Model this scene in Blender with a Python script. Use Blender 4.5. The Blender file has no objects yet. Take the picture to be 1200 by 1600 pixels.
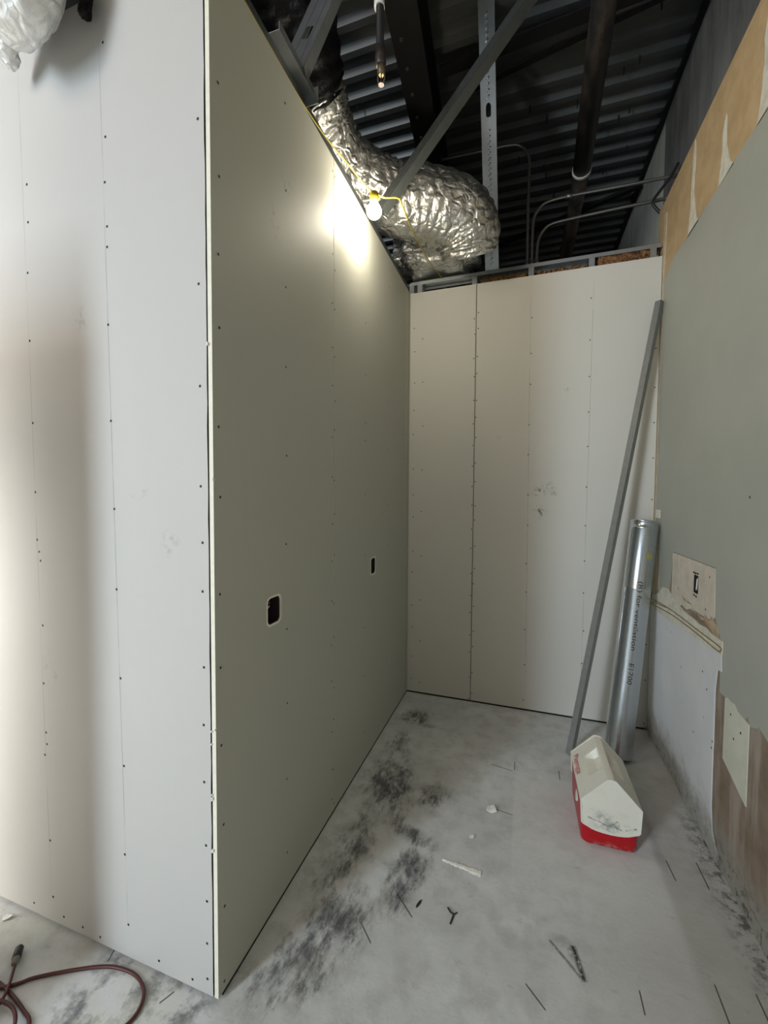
import bpy, bmesh, math, random
from mathutils import Vector, Matrix, noise
random.seed(7)
S = bpy.context.scene
C = S.collection
PI = math.pi

# ---------------------------------------------------------------- camera, world, lights, exposure
cam_d = bpy.data.cameras.new('camera'); cam = bpy.data.objects.new('camera', cam_d); C.objects.link(cam)
cam_d.sensor_fit = 'HORIZONTAL'; cam_d.sensor_width = 36.0
cam_d.lens = 36.0 * 653.53 / 1200.0
cam_d.clip_start = 0.02; cam_d.clip_end = 100
r = Vector((0.94785838, 0.31861573, 0.0069654)); d = Vector((0.01981333, -0.0371011, -0.99911508)); f = Vector((-0.31807535, 0.94715760, -0.04147944))
cam.matrix_world = Matrix(((r.x, -d.x, -f.x, 0), (r.y, -d.y, -f.y, 0), (r.z, -d.z, -f.z, 1.5), (0, 0, 0, 1)))
S.camera = cam
S.view_settings.view_transform = 'Standard'; S.view_settings.look = 'None'
S.view_settings.gamma = 1.0; S.view_settings.use_curve_mapping = False
S.view_settings.exposure = 0.0
w = bpy.data.worlds.new('world'); S.world = w; w.use_nodes = True
w.node_tree.nodes['Background'].inputs['Color'].default_value = (0.80, 0.90, 1.0, 1)
w.node_tree.nodes['Background'].inputs['Strength'].default_value = 0.6

def area(name, loc, target, sx, sy, power, col):
    l = bpy.data.lights.new(name, 'AREA'); l.shape = 'RECTANGLE'; l.size = sx; l.size_y = sy
    l.energy = power; l.color = col
    o = bpy.data.objects.new(name, l); C.objects.link(o); o.location = loc
    o.rotation_euler = (Vector(target) - Vector(loc)).to_track_quat('-Z', 'Y').to_euler()
    return o
# daylight through the storefront opening behind the camera; unseen low light inside the shop
area('daylight_storefront', (-2.92, -3.45, 2.05), (-2.5, 0, .8), 0.62, 2.7, 205, (0.74, 0.88, 1.0))
area('unseen_left_light', (-3.7, -.35, .85), (-1.6, 0.95, 0.85), 0.40, 1.2, 165, (1.0, 0.97, 0.92))  # unseen low light standing free at left for the bright far-left strip
# warm work lights hung from the deck over the shop floor behind the camera
area('shop_ceiling_lamp', (-2.3, -2.4, 3.6), (-1.2, 1.0, 1.9), 1.4, 1.4, 50, (1.0, 0.80, 0.66))
BULB = Vector((-0.715, 1.947, 2.865))

# ---------------------------------------------------------------- materials
def lin(c): return tuple(((x/255)/12.92 if x/255 <= 0.04045 else ((x/255+0.055)/1.055)**2.4) for x in c) + (1,)
class NT:
    def __init__(s, name):
        s.m = bpy.data.materials.new(name); s.m.use_nodes = True; s.t = s.m.node_tree
        s.b = s.t.nodes['Principled BSDF']; s.geo = None
    def n(s, typ, **k):
        x = s.t.nodes.new(typ)
        for a, v in k.items(): setattr(x, a, v)
        return x
    def L(s, a, b): s.t.links.new(a, b)
    def put(s, sock, v):
        if hasattr(v, 'is_output') or isinstance(v, bpy.types.NodeSocket): s.L(v, sock)
        else: sock.default_value = v
    def M(s, op, a, b=0.0, c=0.0, clamp=False):
        x = s.n('ShaderNodeMath', operation=op, use_clamp=clamp)
        s.put(x.inputs[0], a); s.put(x.inputs[1], b); s.put(x.inputs[2], c); return x.outputs[0]
    def pos(s):
        if not s.geo:
            t = s.n('ShaderNodeTexCoord'); x = s.n('ShaderNodeSeparateXYZ'); s.L(t.outputs['Object'], x.inputs[0])
            s.obj = t.outputs['Object']; s.geo = (x.outputs[0], x.outputs[1], x.outputs[2])
        return s.geo
    def map(s, sc=(1, 1, 1), rot=(0, 0, 0)):
        s.pos(); m = s.n('ShaderNodeMapping'); s.L(s.obj, m.inputs[0]); m.inputs['Scale'].default_value = sc; m.inputs['Rotation'].default_value = rot
        return m.outputs[0]
    def noise(s, scale, detail=4, rough=0.55, vec=None, dist=0.0):
        s.pos(); x = s.n('ShaderNodeTexNoise'); s.L(vec or s.obj, x.inputs['Vector'])
        x.inputs['Scale'].default_value = scale; x.inputs['Detail'].default_value = detail; x.inputs['Roughness'].default_value = rough; x.inputs['Distortion'].default_value = dist
        return x.outputs['Fac']
    def step(s, v, lo, hi):
        x = s.n('ShaderNodeMapRange', interpolation_type='SMOOTHSTEP'); s.put(x.inputs[0], v); x.inputs[1].default_value = lo; x.inputs[2].default_value = hi
        return x.outputs[0]
    def mix(s, fac, a, b):
        x = s.n('ShaderNodeMix', data_type='RGBA'); s.put(x.inputs[0], fac)
        for i, v in ((6, a), (7, b)):
            if isinstance(v, tuple): v = v if len(v) == 4 else v + (1,)
            s.put(x.inputs[i], v)
        return x.outputs[2]
    def bump(s, h, strength, dist=0.01):
        x = s.n('ShaderNodeBump'); x.inputs['Strength'].default_value = strength; x.inputs['Distance'].default_value = dist
        s.put(x.inputs['Height'], h); s.L(x.outputs[0], s.b.inputs['Normal'])
    def seg(s, a, b, p, q, wd, soft=0.3):
        """mask of a straight mark from p to q in the plane of coordinates a, b"""
        L = math.hypot(q[0]-p[0], q[1]-p[1]); ux, uy = (q[0]-p[0])/L, (q[1]-p[1])/L
        da = s.M('SUBTRACT', a, p[0]); db = s.M('SUBTRACT', b, p[1])
        al = s.M('ADD', s.M('MULTIPLY', da, ux), s.M('MULTIPLY', db, uy))
        ac = s.M('ABSOLUTE', s.M('SUBTRACT', s.M('MULTIPLY', db, ux), s.M('MULTIPLY', da, uy)))
        m1 = s.M('SUBTRACT', 1.0, s.step(s.M('ABSOLUTE', s.M('SUBTRACT', al, L/2)), L/2*0.85, L/2))
        m2 = s.M('SUBTRACT', 1.0, s.step(ac, wd/2*(1-soft), wd/2*(1+soft)))
        return s.M('MULTIPLY', m1, m2)
    def blob(s, a, b, p, ra, rb, rot=0.0, soft=1.0):
        c, sn = math.cos(rot), math.sin(rot)
        da = s.M('SUBTRACT', a, p[0]); db = s.M('SUBTRACT', b, p[1])
        u = s.M('DIVIDE', s.M('ADD', s.M('MULTIPLY', da, c), s.M('MULTIPLY', db, sn)), ra)
        v = s.M('DIVIDE', s.M('SUBTRACT', s.M('MULTIPLY', db, c), s.M('MULTIPLY', da, sn)), rb)
        rr = s.M('SQRT', s.M('ADD', s.M('MULTIPLY', u, u), s.M('MULTIPLY', v, v)))
        return s.M('SUBTRACT', 1.0, s.step(rr, 1.0-soft, 1.0))
    def mx(s, *a):
        o = a[0]
        for x in a[1:]: o = s.M('MAXIMUM', o, x)
        return o
    def done(s, col, rough=0.6, metal=0.0, spec=0.5):
        s.put(s.b.inputs['Base Color'], col if not isinstance(col, tuple) or len(col) == 4 else col+(1,))
        s.put(s.b.inputs['Roughness'], rough); s.put(s.b.inputs['Metallic'], metal); s.b.inputs['Specular IOR Level'].default_value = spec
        return s.m

def plain(name, rgb, rough=0.6, metal=0.0, var=0.12, sc=14, bump=0.0, spec=0.5):
    k = NT(name); c = lin(rgb)
    v = k.noise(sc, 4)
    col = k.mix(v, tuple(x*(1-var) for x in c[:3]), tuple(min(1, x*(1+var)) for x in c[:3]))
    if bump: k.bump(k.noise(sc*6, 3), bump, 0.004)
    return k.done(col, rough, metal, spec)

def drywall(name, rgb, lines=None, axis='x', smudges=()):
    k = NT(name); x, y, z = k.pos(); a = x if axis == 'x' else y
    c = lin(rgb)
    n1 = k.noise(1.3, 3); n2 = k.noise(260, 2)
    col = k.mix(n1, tuple(v*0.955 for v in c[:3]), tuple(min(1, v*1.03) for v in c[:3]))
    streak = k.noise(9, 4, 0.6, k.map((1.2, 1.2, 0.10)))
    col = k.mix(k.M('MULTIPLY', k.step(streak, 0.60, 0.85), 0.10), col, tuple(v*0.72 for v in c[:3]))
    for ln in (lines or ()):
        mk = k.seg(a, z, (ln[0], 0.03), (ln[1], 2.95), 0.0032, 0.5)
        mk = k.M('MULTIPLY', mk, k.step(k.noise(6, 3), 0.25, 0.6))
        col = k.mix(k.M('MULTIPLY', mk, ln[2]), col, lin((70, 68, 66)))
    br = k.step(k.noise(34, 5, 0.7), 0.47, 0.62)
    for (pa, pz, ra, rz, st) in smudges:
        mk = k.M('MULTIPLY', k.M('MULTIPLY', k.blob(a, z, (pa, pz), ra, rz, 0.4), br), st)
        col = k.mix(mk, col, lin((95, 92, 84)))
    k.bump(n2, 0.06, 0.001)
    return k.done(col, 0.62, 0, 0.35)

M = {}
M['dw_front'] = drywall('drywall_paper_front', (186, 184, 180), [(-1.528, -1.585, .28), (-1.175, -1.228, .36)], 'x', [(-1.33, 2.05, .04, .06, .4), (-1.1, 1.5, .05, .03, .3), (-0.98, 1.35, .05, .06, .35), (-1.5, .9, .05, .1, .3)])
M['dw_left'] = drywall('drywall_paper_left', (174, 174, 163), [], 'y', [(2.121, 1.882, .035, .045, 1.0), (2.42, 1.394, .03, .035, .8), (1.35, 2.6, .05, .05, .35), (1.27, 2.42, .04, .09, .45)])
M['dw_back'] = drywall('drywall_paper_back', (204, 202, 194), [(0.03, 0.012, .4), (0.38, 0.395, .35)], 'x', [(0.10, 1.39, .06, .06, .9), (0.10, 1.53, .09, .05, .8), (0.17, 1.55, .04, .09, .6), (0.25, 2.2, .03, .02, .5), (-.18, 1.9, .02, .03, .5)])
M['gypsum'] = plain('gypsum_core_edge', (226, 222, 205), 0.8, var=.1, sc=60, bump=.3)
M['gap_shade_edge'] = plain('board_edge_gap_shade', (62, 52, 40), 0.85)  # dark brown board edge: shade of the corner gap put into the colour
M['paper_tear'] = plain('torn_paper', (225, 222, 210), 0.8)
M['screw'] = plain('black_drywall_screw', (26, 24, 22), 0.5, 0.3)
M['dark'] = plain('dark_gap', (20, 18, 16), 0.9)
M['galv'] = None
k = NT('galvanized_steel'); n1 = k.noise(18, 5, .6); n2 = k.noise(2.2, 3)
M['galv'] = k.done(k.mix(n1, (.36, .385, .40), (.52, .55, .56)), k.M('ADD', 0.28, k.M('MULTIPLY', n2, .22)), 0.85)
k = NT('dull_galvanized_steel'); n1 = k.noise(30, 5, .6)
M['galv_dull'] = k.done(k.mix(n1, (.075, .084, .082), (.12, .13, .128)), 0.5, 0.65)
k = NT('weathered_zinc'); n1 = k.noise(30, 5, .6)
M['zinc'] = k.done(k.mix(n1, (.20, .205, .19), (.29, .295, .275)), .55, .35)
k = NT('shiny_galvanized_duct'); n1 = k.noise(9, 5, .6, k.map((1, 1, .15)))
k.bump(k.noise(30, 3, .5, k.map((1, 1, .2))), .12, .003)
M['duct_metal'] = k.done(k.mix(n1, (.50, .54, .56), (.66, .70, .72)), k.M('ADD', 0.20, k.M('MULTIPLY', n1, .14)), 0.95)
def foil(name, c0, c1, rough, bs, metal=.9):
    k = NT(name)
    v = k.n('ShaderNodeTexVoronoi', feature='DISTANCE_TO_EDGE'); k.pos()
    wv = k.n('ShaderNodeMix', data_type='VECTOR'); wv.inputs[0].default_value = .12
    nz = k.n('ShaderNodeTexNoise'); k.L(k.obj, nz.inputs['Vector']); nz.inputs['Scale'].default_value = 9
    k.L(k.obj, wv.inputs[4]); k.L(nz.outputs['Color'], wv.inputs[5]); k.L(wv.outputs[1], v.inputs['Vector']); v.inputs['Scale'].default_value = 17
    n2 = k.noise(26, 6, .65, dist=1.2)
    h = k.M('ADD', k.M('MULTIPLY', k.step(v.outputs['Distance'], 0, .22), .6), n2)
    k.bump(h, bs, .012)
    return k.done(k.mix(k.noise(7, 4), c0, c1), rough, metal)
M['foil'] = foil('crinkled_foil_jacket', (.50, .50, .48), (.78, .78, .74), .22, .6)
M['foil_soft'] = foil('soft_foil_jacket', (.66, .65, .62), (.84, .83, .80), .38, .45, .55)
k = NT('black_plastic_sleeve'); k.bump(k.noise(22, 5, .6, dist=1.0), .8, .01)
M['black_sleeve'] = k.done(k.mix(k.noise(5), (.002, .002, .003), (.006, .006, .007)), .4, 0, .15)
k = NT('steel_roof_deck'); n1 = k.noise(5, 5, .6, k.map((.25, 1.5, 1))); n2 = k.noise(1.1, 2)
M['deck'] = k.done(k.mix(k.M('MULTIPLY', n1, n2), (.085, .090, .090), (.33, .33, .31)), k.M('ADD', .34, k.M('MULTIPLY', n1, .2)), .55)
M['black_steel'] = plain('dark_painted_steel_beam', (32, 31, 31), .6, .3, var=.3)
k = NT('old_steel_pipe'); n1 = k.noise(6, 6, .65, k.map((1, .35, 1)))
M['pipe'] = k.done(k.mix(k.step(n1, .4, .62), (.035, .033, .032), (.13, .10, .085)), k.M('ADD', .30, k.M('MULTIPLY', n1, .3)), .5)
M['emt'] = plain('conduit_metal', (150, 150, 146), .35, .85)
M['brass'] = plain('brass_fitting', (120, 110, 84), .5, .6)
M['white_plastic'] = plain('white_plastic', (225, 223, 215), .45)
M['yellow'] = plain('yellow_cord_jacket', (168, 148, 34), .5)
M['amber'] = plain('amber_wire_insulation', (130, 105, 45), .5)
k = NT('brown_insulation'); n = k.noise(30, 6, .7, dist=1.5)
M['insul'] = (k.bump(n, 1.0, .03), k.done(k.mix(k.step(n, .35, .65), lin((62, 40, 26)), lin((176, 128, 84))), .95))[1]
k = NT('galvanized_stud_knurled'); x, y, z = k.pos()
k.bump(k.noise(60, 2), .15, .002)
M['knurl'] = k.done(k.mix(k.noise(14, 4), (.36, .40, .42), (.48, .52, .54)), .34, .8)

# right wall surfaces
def wallmat(name, c, c2, sc=7, dirt=0.0, rough=.7, streaks=0.0, spk=0.0):
    k = NT(name); x, y, z = k.pos()
    n = k.noise(sc, 6, .62)
    col = k.mix(k.step(n, .35, .68), lin(c), lin(c2))
    if streaks:
        st = k.noise(7, 5, .65, k.map((1, 2.2, .3))); col = k.mix(k.M('MULTIPLY', k.step(st, .45, .7), streaks), col, lin((172, 160, 148)))
    if spk:
        vo = k.n('ShaderNodeTexVoronoi'); k.L(k.obj, vo.inputs['Vector']); vo.inputs['Scale'].default_value = 16
        m = k.M('MULTIPLY', k.M('SUBTRACT', 1.0, k.step(vo.outputs['Distance'], .05, .11)), k.step(k.noise(11, 2), .52, .56))
        col = k.mix(k.M('MULTIPLY', m, spk), col, lin((60, 52, 44)))
    if dirt:
        n3 = k.noise(26, 6, .7)
        lo = k.M('SUBTRACT', 1.0, k.step(k.M('ADD', z, k.M('MULTIPLY', k.M('SUBTRACT', k.noise(9, 5, .7), .5), .35)), .05, .24))
        col = k.mix(k.M('MULTIPLY', lo, .85), col, lin((146, 144, 134)))
        dk = k.M('MULTIPLY', k.M('SUBTRACT', 1.0, k.step(k.M('ADD', z, k.M('MULTIPLY', n3, .14)), .07, .26)), k.step(n3, .50, .60))
        col = k.mix(k.M('MULTIPLY', dk, dirt), col, lin((52, 50, 42)))
    k.bump(k.noise(80, 3), .12, .002)
    return k.done(col, rough, 0, .3)
M['paint'] = wallmat('grey_green_wall_paint', (163, 164, 153), (168, 169, 158), 2.5, rough=.5)
M['brown_top'] = wallmat('brown_drywall_paper', (176, 150, 112), (190, 164, 126), 9)
M['brown_low'] = wallmat('scuffed_brown_drywall_paper', (118, 102, 86), (138, 122, 106), 6, dirt=.9, streaks=.65)
M['patch'] = wallmat('grey_white_drywall_patch', (204, 206, 206), (212, 213, 212), 3, dirt=.55, spk=.7)
M['mud'] = wallmat('joint_compound', (214, 211, 198), (196, 190, 172), 24)
M['mudtan'] = wallmat('thin_tan_compound', (186, 170, 140), (200, 188, 162), 20)
M['torn'] = wallmat('torn_brown_paper', (164, 142, 112), (186, 166, 138), 30)
M['outletpatch'] = wallmat('skim_coated_patch', (206, 196, 180), (190, 182, 166), 14, spk=.4)
M['scrapboard'] = wallmat('speckled_drywall_insert', (206, 206, 190), (196, 196, 180), 9, spk=.9)
k = NT('dark_gypsum_sheathing'); n = k.noise(5, 6, .65, k.map((1, 1.6, .35)))
M['outer_dark'] = k.done(k.mix(k.step(n, .3, .7), lin((92, 92, 90)), lin((128, 127, 124))), .8)
k = NT('pale_gypsum_sheathing'); n = k.noise(5, 6, .65, k.map((1, 1.6, .35)))
M['outer_pale'] = k.done(k.mix(k.step(n, .3, .7), lin((190, 192, 184)), lin((214, 214, 202))), .8)

# concrete floor
k = NT('stained_concrete'); x, y, z = k.pos()
n1 = k.noise(1.6, 6, .6); n2 = k.noise(11, 8, .65); n3 = k.noise(70, 4, .6); n4 = k.noise(4.2, 6, .6)
col = k.mix(k.step(n1, .3, .7), lin((190, 192, 192)), lin((208, 210, 210)))
col = k.mix(k.M('MULTIPLY', k.step(n2, .42, .66), .5), col, lin((164, 165, 161)))
col = k.mix(k.M('MULTIPLY', k.step(n4, .5, .75), .45), col, lin((228, 230, 230)))
# rough darker concrete toward the right and the near right
rgt = k.M('MULTIPLY', k.step(k.M('ADD', x, k.M('MULTIPLY', k.M('SUBTRACT', n4, .5), .5)), .10, .55), k.M('SUBTRACT', 1.0, k.step(y, 1.5, 2.1)))
col = k.mix(k.M('MULTIPLY', rgt, .45), col, k.mix(k.step(n2, .4, .62), lin((160, 156, 149)), lin((192, 189, 183))))
bandR = k.step(k.M('ADD', x, k.M('MULTIPLY', n2, .06)), .545, .60)
col = k.mix(k.M('MULTIPLY', bandR, .40), col, lin((150, 147, 136)))
# left: mottled slab in front of the white wall
lf = k.M('MULTIPLY', k.M('SUBTRACT', 1.0, k.step(x, -.9, -.80)), k.M('SUBTRACT', 1.0, k.step(y, .95, .99)))
mott = k.M('MULTIPLY', lf, k.M('MULTIPLY', k.step(n2, .44, .60), k.step(x, -1.32, -1.18)))
col = k.mix(k.M('MULTIPLY', mott, .85), col, lin((86, 90, 94)))
lm = k.M('MULTIPLY', k.M('MULTIPLY', k.step(n4, .45, .6), .5), lf)
col = k.mix(lm, col, lin((196, 196, 182)))
# paler square in the middle
sq = k.M('MULTIPLY', k.M('MULTIPLY', k.step(x, -.03, -.015), k.M('SUBTRACT', 1.0, k.step(x, .53, .56))), k.M('MULTIPLY', k.step(y, 1.45, 1.75), k.M('SUBTRACT', 1.0, k.step(y, 2.325, 2.34))))
col = k.mix(k.M('MULTIPLY', sq, .42), col, lin((214, 216, 215)))
# black adhesive smears
br = k.M('ADD', k.M('MULTIPLY', k.noise(18, 8, .72, k.map((1, .55, 1), (0, 0, .5))), .62), k.M('MULTIPLY', k.noise(55, 6, .7, k.map((1, .35, 1), (0, 0, -.9))), .38))
bl = [(-.66, 2.70, .11, .11, 0, 1.0), (-.56, 2.62, .06, .035, 0, .6), (-.69, 2.36, .09, .15, 0, .6), (-.63, 2.02, .14, .24, .15, 1.0), (-.40, 2.0, .09, .12, 0, .75), (-.66, 1.62, .09, .20, 0, .75),
      (-.69, 1.44, .09, .14, 0, .6), (-.43, 1.73, .12, .05, -.3, .9), (-.41, 1.52, .085, .17, -.15, 1.0), (-.60, 1.28, .12, .16, -.25, .95), (-.64, 1.13, .13, .13, 0, .8), (-.72, 1.03, .10, .09, 0, .55), (-.55, 1.8, .07, .09, 0, .6)]
mask = None
for (bx, by, ra, rb, ro, st) in bl:
    m = k.M('MULTIPLY', k.blob(x, y, (bx, by), ra*1.6, rb*1.6, ro, 1.0), st)
    mask = m if mask is None else k.mx(mask, m)
ms = k.step(k.M('ADD', k.M('MULTIPLY', mask, .22), k.M('MULTIPLY', k.M('SUBTRACT', br, .5), 1.35)), .04, .30)
ms = k.M('MULTIPLY', ms, k.step(mask, 0.0, .5))
halo = k.M('MULTIPLY', k.M('MULTIPLY', k.step(mask, 0, .9), k.step(n2, .3, .65)), .55)
col = k.mix(halo, col, lin((112, 110, 100)))
col = k.mix(k.M('MULTIPLY', ms, .86), col, lin((58, 60, 66)))
# scratches, saw kerfs and the black V mark
sc = [((.582, 1.957), (.590, 1.853)), ((.697, 1.987), (.699, 1.852)), ((.584, 1.496), (.583, 1.36)), ((.692, 1.505), (.692, 1.40)), ((.03, 1.306), (.09, 1.25)), ((-.023, 2.42), (-.023, 2.335)), ((.206, 2.42), (.206, 2.336)),
      ((-.428, 1.456), (-.346, 1.383)), ((-.518, 1.313), (-.456, 1.256)), ((-1.26, 1.0), (-1.235, .93)), ((-.97, .94), (-.99, .90)), ((.36, 1.40), (.36, 1.33)), ((-.15, 2.35), (-.03, 2.33)), ((-.14, 2.02), (-.02, 2.0))]
km = None
for p, q in sc:
    m = k.seg(x, y, p, q, .0045, .35); km = m if km is None else k.mx(km, m)
col = k.mix(k.M('MULTIPLY', km, .85), col, lin((44, 42, 38)))
vm = k.mx(k.M('MULTIPLY', k.seg(x, y, (.105, 1.468), (.208, 1.364), .009, .95), .7), k.seg(x, y, (.180, 1.475), (.206, 1.364), .017, .95), k.M('MULTIPLY', k.blob(x, y, (.145, 1.475), .06, .03, 0, .9), .30), k.M('MULTIPLY', k.blob(x, y, (.178, 1.45), .022, .04, 0, .9), .6))
col = k.mix(k.M('MULTIPLY', vm, k.step(k.noise(60, 5, .7), .30, .52)), col, lin((48, 46, 40)))
# white dust and plaster traces
wd = k.mx(k.M('MULTIPLY', k.blob(x, y, (-.2, 1.78), .22, .16, .2, 1.0), .7), k.M('MULTIPLY', k.blob(x, y, (-.45, 1.62), .2, .2, 0, 1.0), .5), k.M('MULTIPLY', k.blob(x, y, (-.55, 1.2), .2, .18, 0, 1.0), .5), k.M('MULTIPLY', k.blob(x, y, (-.15, 1.3), .3, .2, 0, 1.0), .5))
col = k.mix(k.M('MULTIPLY', wd, k.step(k.noise(44, 6, .75), .54, .68)), col, lin((222, 224, 222)))
fine = k.noise(120, 6, .75, k.map((1, .30, 1), (0, 0, .8)))
col = k.mix(k.M('MULTIPLY', k.step(fine, .60, .74), .35), col, lin((232, 233, 232)))
fine2 = k.noise(38, 7, .75, k.map((.45, 1, 1), (0, 0, .35)))
col = k.mix(k.M('MULTIPLY', k.step(fine2, .56, .74), .42), col, lin((118, 116, 110)))
# dirt line along the right wall
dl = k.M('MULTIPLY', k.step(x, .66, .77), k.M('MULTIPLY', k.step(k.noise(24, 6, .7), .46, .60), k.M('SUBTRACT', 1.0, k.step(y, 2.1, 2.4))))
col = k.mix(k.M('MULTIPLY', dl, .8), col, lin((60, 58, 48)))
k.bump(k.M('ADD', n2, k.M('MULTIPLY', n3, .4)), .22, .006)
M['floor'] = k.done(col, k.M('ADD', .50, k.M('MULTIPLY', n2, .25)), 0, .4)

# cooler
k = NT('scuffed_white_cooler_plastic'); x, y, z = k.pos()
n = k.noise(20, 6, .7); n2 = k.noise(70, 5, .7)
fr = k.M('SUBTRACT', 1.0, k.step(y, -.172, -.165))
sm = k.M('MULTIPLY', k.mx(k.blob(x, z, (0, .105), .115, .035, .05, 1), k.blob(x, z, (-.03, .13), .05, .05, .6, 1)), k.step(n, .40, .58))
col = k.mix(k.M('MULTIPLY', k.step(n, .5, .75), .35), lin((226, 224, 210)), lin((188, 184, 168)))
sl = k.mx(k.seg(x, z, (-.09, .128), (-.01, .103), .007, .7), k.seg(x, z, (.01, .108), (.045, .095), .007, .7), k.seg(x, z, (.055, .10), (.10, .117), .006, .7), k.seg(x, z, (.0, .105), (.03, .135), .004, .7))
col = k.mix(k.M('MULTIPLY', k.M('MULTIPLY', fr, k.mx(k.M('MULTIPLY', sm, .8), k.M('MULTIPLY', sl, k.step(n2, .38, .55)))), .9), col, lin((92, 104, 104)))
M['cooler_white'] = k.done(col, .42)
k = NT('red_cooler_plastic'); x, y, z = k.pos(); n = k.noise(40, 6, .7)
lo = k.M('MULTIPLY', k.M('SUBTRACT', 1.0, k.step(z, .004, .035)), k.step(n, .48, .6))
M['cooler_red'] = k.done(k.mix(k.M('MULTIPLY', lo, .6), lin((176, 5, 22)), lin((185, 150, 145))), .32)
M['red_ink'] = plain('red_lettering', (190, 30, 45), .5)
M['black_ink'] = plain('black_print', (40, 42, 44), .5)
M['tape'] = plain('yellow_label_tape', (160, 156, 74), .5)
M['redcord'] = plain('dusty_red_cord_jacket', (74, 28, 26), .5, var=.35, sc=9)
M['plug'] = plain('black_rubber_plug', (38, 37, 36), .5)
M['grey_plug'] = plain('grey_rubber_sleeve', (120, 112, 104), .5)
M['copper'] = plain('wire_brown', (120, 62, 48), .5)
M['box_dark'] = plain('dark_outlet_box', (34, 20, 20), .7)
M['rough_concrete'] = plain('white_plaster', (226, 224, 218), .8)
k = NT('lit_bulb_glass'); k.b.inputs['Emission Color'].default_value = (1.0, .91, .74, 1); k.b.inputs['Emission Strength'].default_value = 300
M['bulb'] = k.done((1, 1, 1, 1), .3)

# ---------------------------------------------------------------- helpers
def obj(name, bm, mat, parent=None, smooth=False, **props):
    me = bpy.data.meshes.new(name); bm.normal_update(); bm.to_mesh(me); bm.free()
    if smooth:
        for p in me.polygons: p.use_smooth = True
    for m in (mat if isinstance(mat, list) else [mat]): me.materials.append(m)
    o = bpy.data.objects.new(name, me); C.objects.link(o)
    if parent: o.parent = parent
    for a, v in props.items(): o[a] = v
    return o
def empty(name, label, cat=None, loc=(0, 0, 0), rz=0, group=None, kind=None):
    o = bpy.data.objects.new(name, None); C.objects.link(o); o.location = loc; o.rotation_euler = (0, 0, rz); o.empty_display_size = .1
    o['label'] = label
    if cat: o['category'] = cat
    if group: o['group'] = group
    if kind: o['kind'] = kind
    return o
def add_box(bm, lo, hi, bev=0.0, mi=0):
    sub = bmesh.new()
    v = bmesh.ops.create_cube(sub, size=1.0)['verts']
    for p in v: p.co = Vector([lo[i] + (p.co[i]+.5)*(hi[i]-lo[i]) for i in range(3)])
    if bev: bmesh.ops.bevel(sub, geom=sub.edges[:], offset=bev, segments=2, affect='EDGES', profile=.5)
    vm = {q: bm.verts.new(q.co) for q in sub.verts}
    for fc in sub.faces:
        g = bm.faces.new([vm[q] for q in fc.verts]); g.material_index = mi
    sub.free()
def box(lo, hi, bev=0.0):
    bm = bmesh.new(); add_box(bm, lo, hi, bev); return bm
def frame(dirv, up=Vector((0, 0, 1))):
    dirv = Vector(dirv).normalized()
    if abs(dirv.dot(up)) > .98: up = Vector((0, 1, 0))
    s = dirv.cross(up).normalized(); return s, s.cross(dirv).normalized()
def add_tube(bm, pts, rad, seg=12, cap=True, fn=None, mi=0, up=Vector((0, 0, 1))):
    """tube along pts; rad number or list; fn(i, angle, r) -> r"""
    pts = [Vector(p) for p in pts]; rings = []
    N = None
    for i, p in enumerate(pts):
        t = (pts[min(i+1, len(pts)-1)] - pts[max(i-1, 0)]).normalized()
        if N is None: s, u = frame(t, up); N = s
        N = (N - t*N.dot(t)).normalized(); B = t.cross(N)
        rr = rad[i] if isinstance(rad, (list, tuple)) else rad
        ring = []
        for j in range(seg):
            a = 2*PI*j/seg; q = fn(i, a, rr) if fn else rr
            ring.append(bm.verts.new(p + N*math.cos(a)*q + B*math.sin(a)*q))
        rings.append(ring)
    for i in range(len(rings)-1):
        for j in range(seg):
            f_ = bm.faces.new((rings[i][j], rings[i][(j+1) % seg], rings[i+1][(j+1) % seg], rings[i+1][j])); f_.material_index = mi; f_.smooth = True
    if cap:
        for rg in (rings[0][::-1], rings[-1]):
            f_ = bm.faces.new(rg); f_.material_index = mi
    return rings
def tube(pts, rad, seg=12, **k):
    bm = bmesh.new(); add_tube(bm, pts, rad, seg, **k); return bm
def spline(P, n=12):
    P = [Vector(p) for p in P]; Q = [P[0]*2-P[1]] + P + [P[-1]*2-P[-2]]; out = []
    for i in range(1, len(Q)-2):
        for s in range(n):
            t = s/n; a, b, c, e = Q[i-1], Q[i], Q[i+1], Q[i+2]
            out.append(.5*((2*b) + (c-a)*t + (2*a-5*b+4*c-e)*t*t + (3*b-a-3*c+e)*t**3))
    out.append(P[-1]); return out
def poly_slab(outer, holes, to3, normal, th):
    """planar polygon with holes, extruded away from normal"""
    bm = bmesh.new(); edges = []
    for lp in [outer] + list(holes):
        vs = [bm.verts.new(to3(*p)) for p in lp]
        edges += [bm.edges.new((vs[i], vs[(i+1) % len(vs)])) for i in range(len(vs))]
    bmesh.ops.triangle_fill(bm, use_beauty=True, use_dissolve=False, edges=edges, normal=normal)
    res = bmesh.ops.extrude_face_region(bm, geom=bm.faces[:])
    mv = [g for g in res['geom'] if isinstance(g, bmesh.types.BMVert)]
    bmesh.ops.translate(bm, verts=mv, vec=-Vector(normal)*th)
    bmesh.ops.recalc_face_normals(bm, faces=bm.faces[:])
    return bm
def rrect(a, b, wa, wb, r_, n=4):
    out = []
    for (cx, cy, a0) in ((a+wa/2-r_, b+wb/2-r_, 0), (a-wa/2+r_, b+wb/2-r_, 90), (a-wa/2+r_, b-wb/2+r_, 180), (a+wa/2-r_, b-wb/2+r_, 270)):
        for i in range(n+1):
            t = math.radians(a0 + 90*i/n); out.append((cx+r_*math.cos(t), cy+r_*math.sin(t)))
    return out
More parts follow.
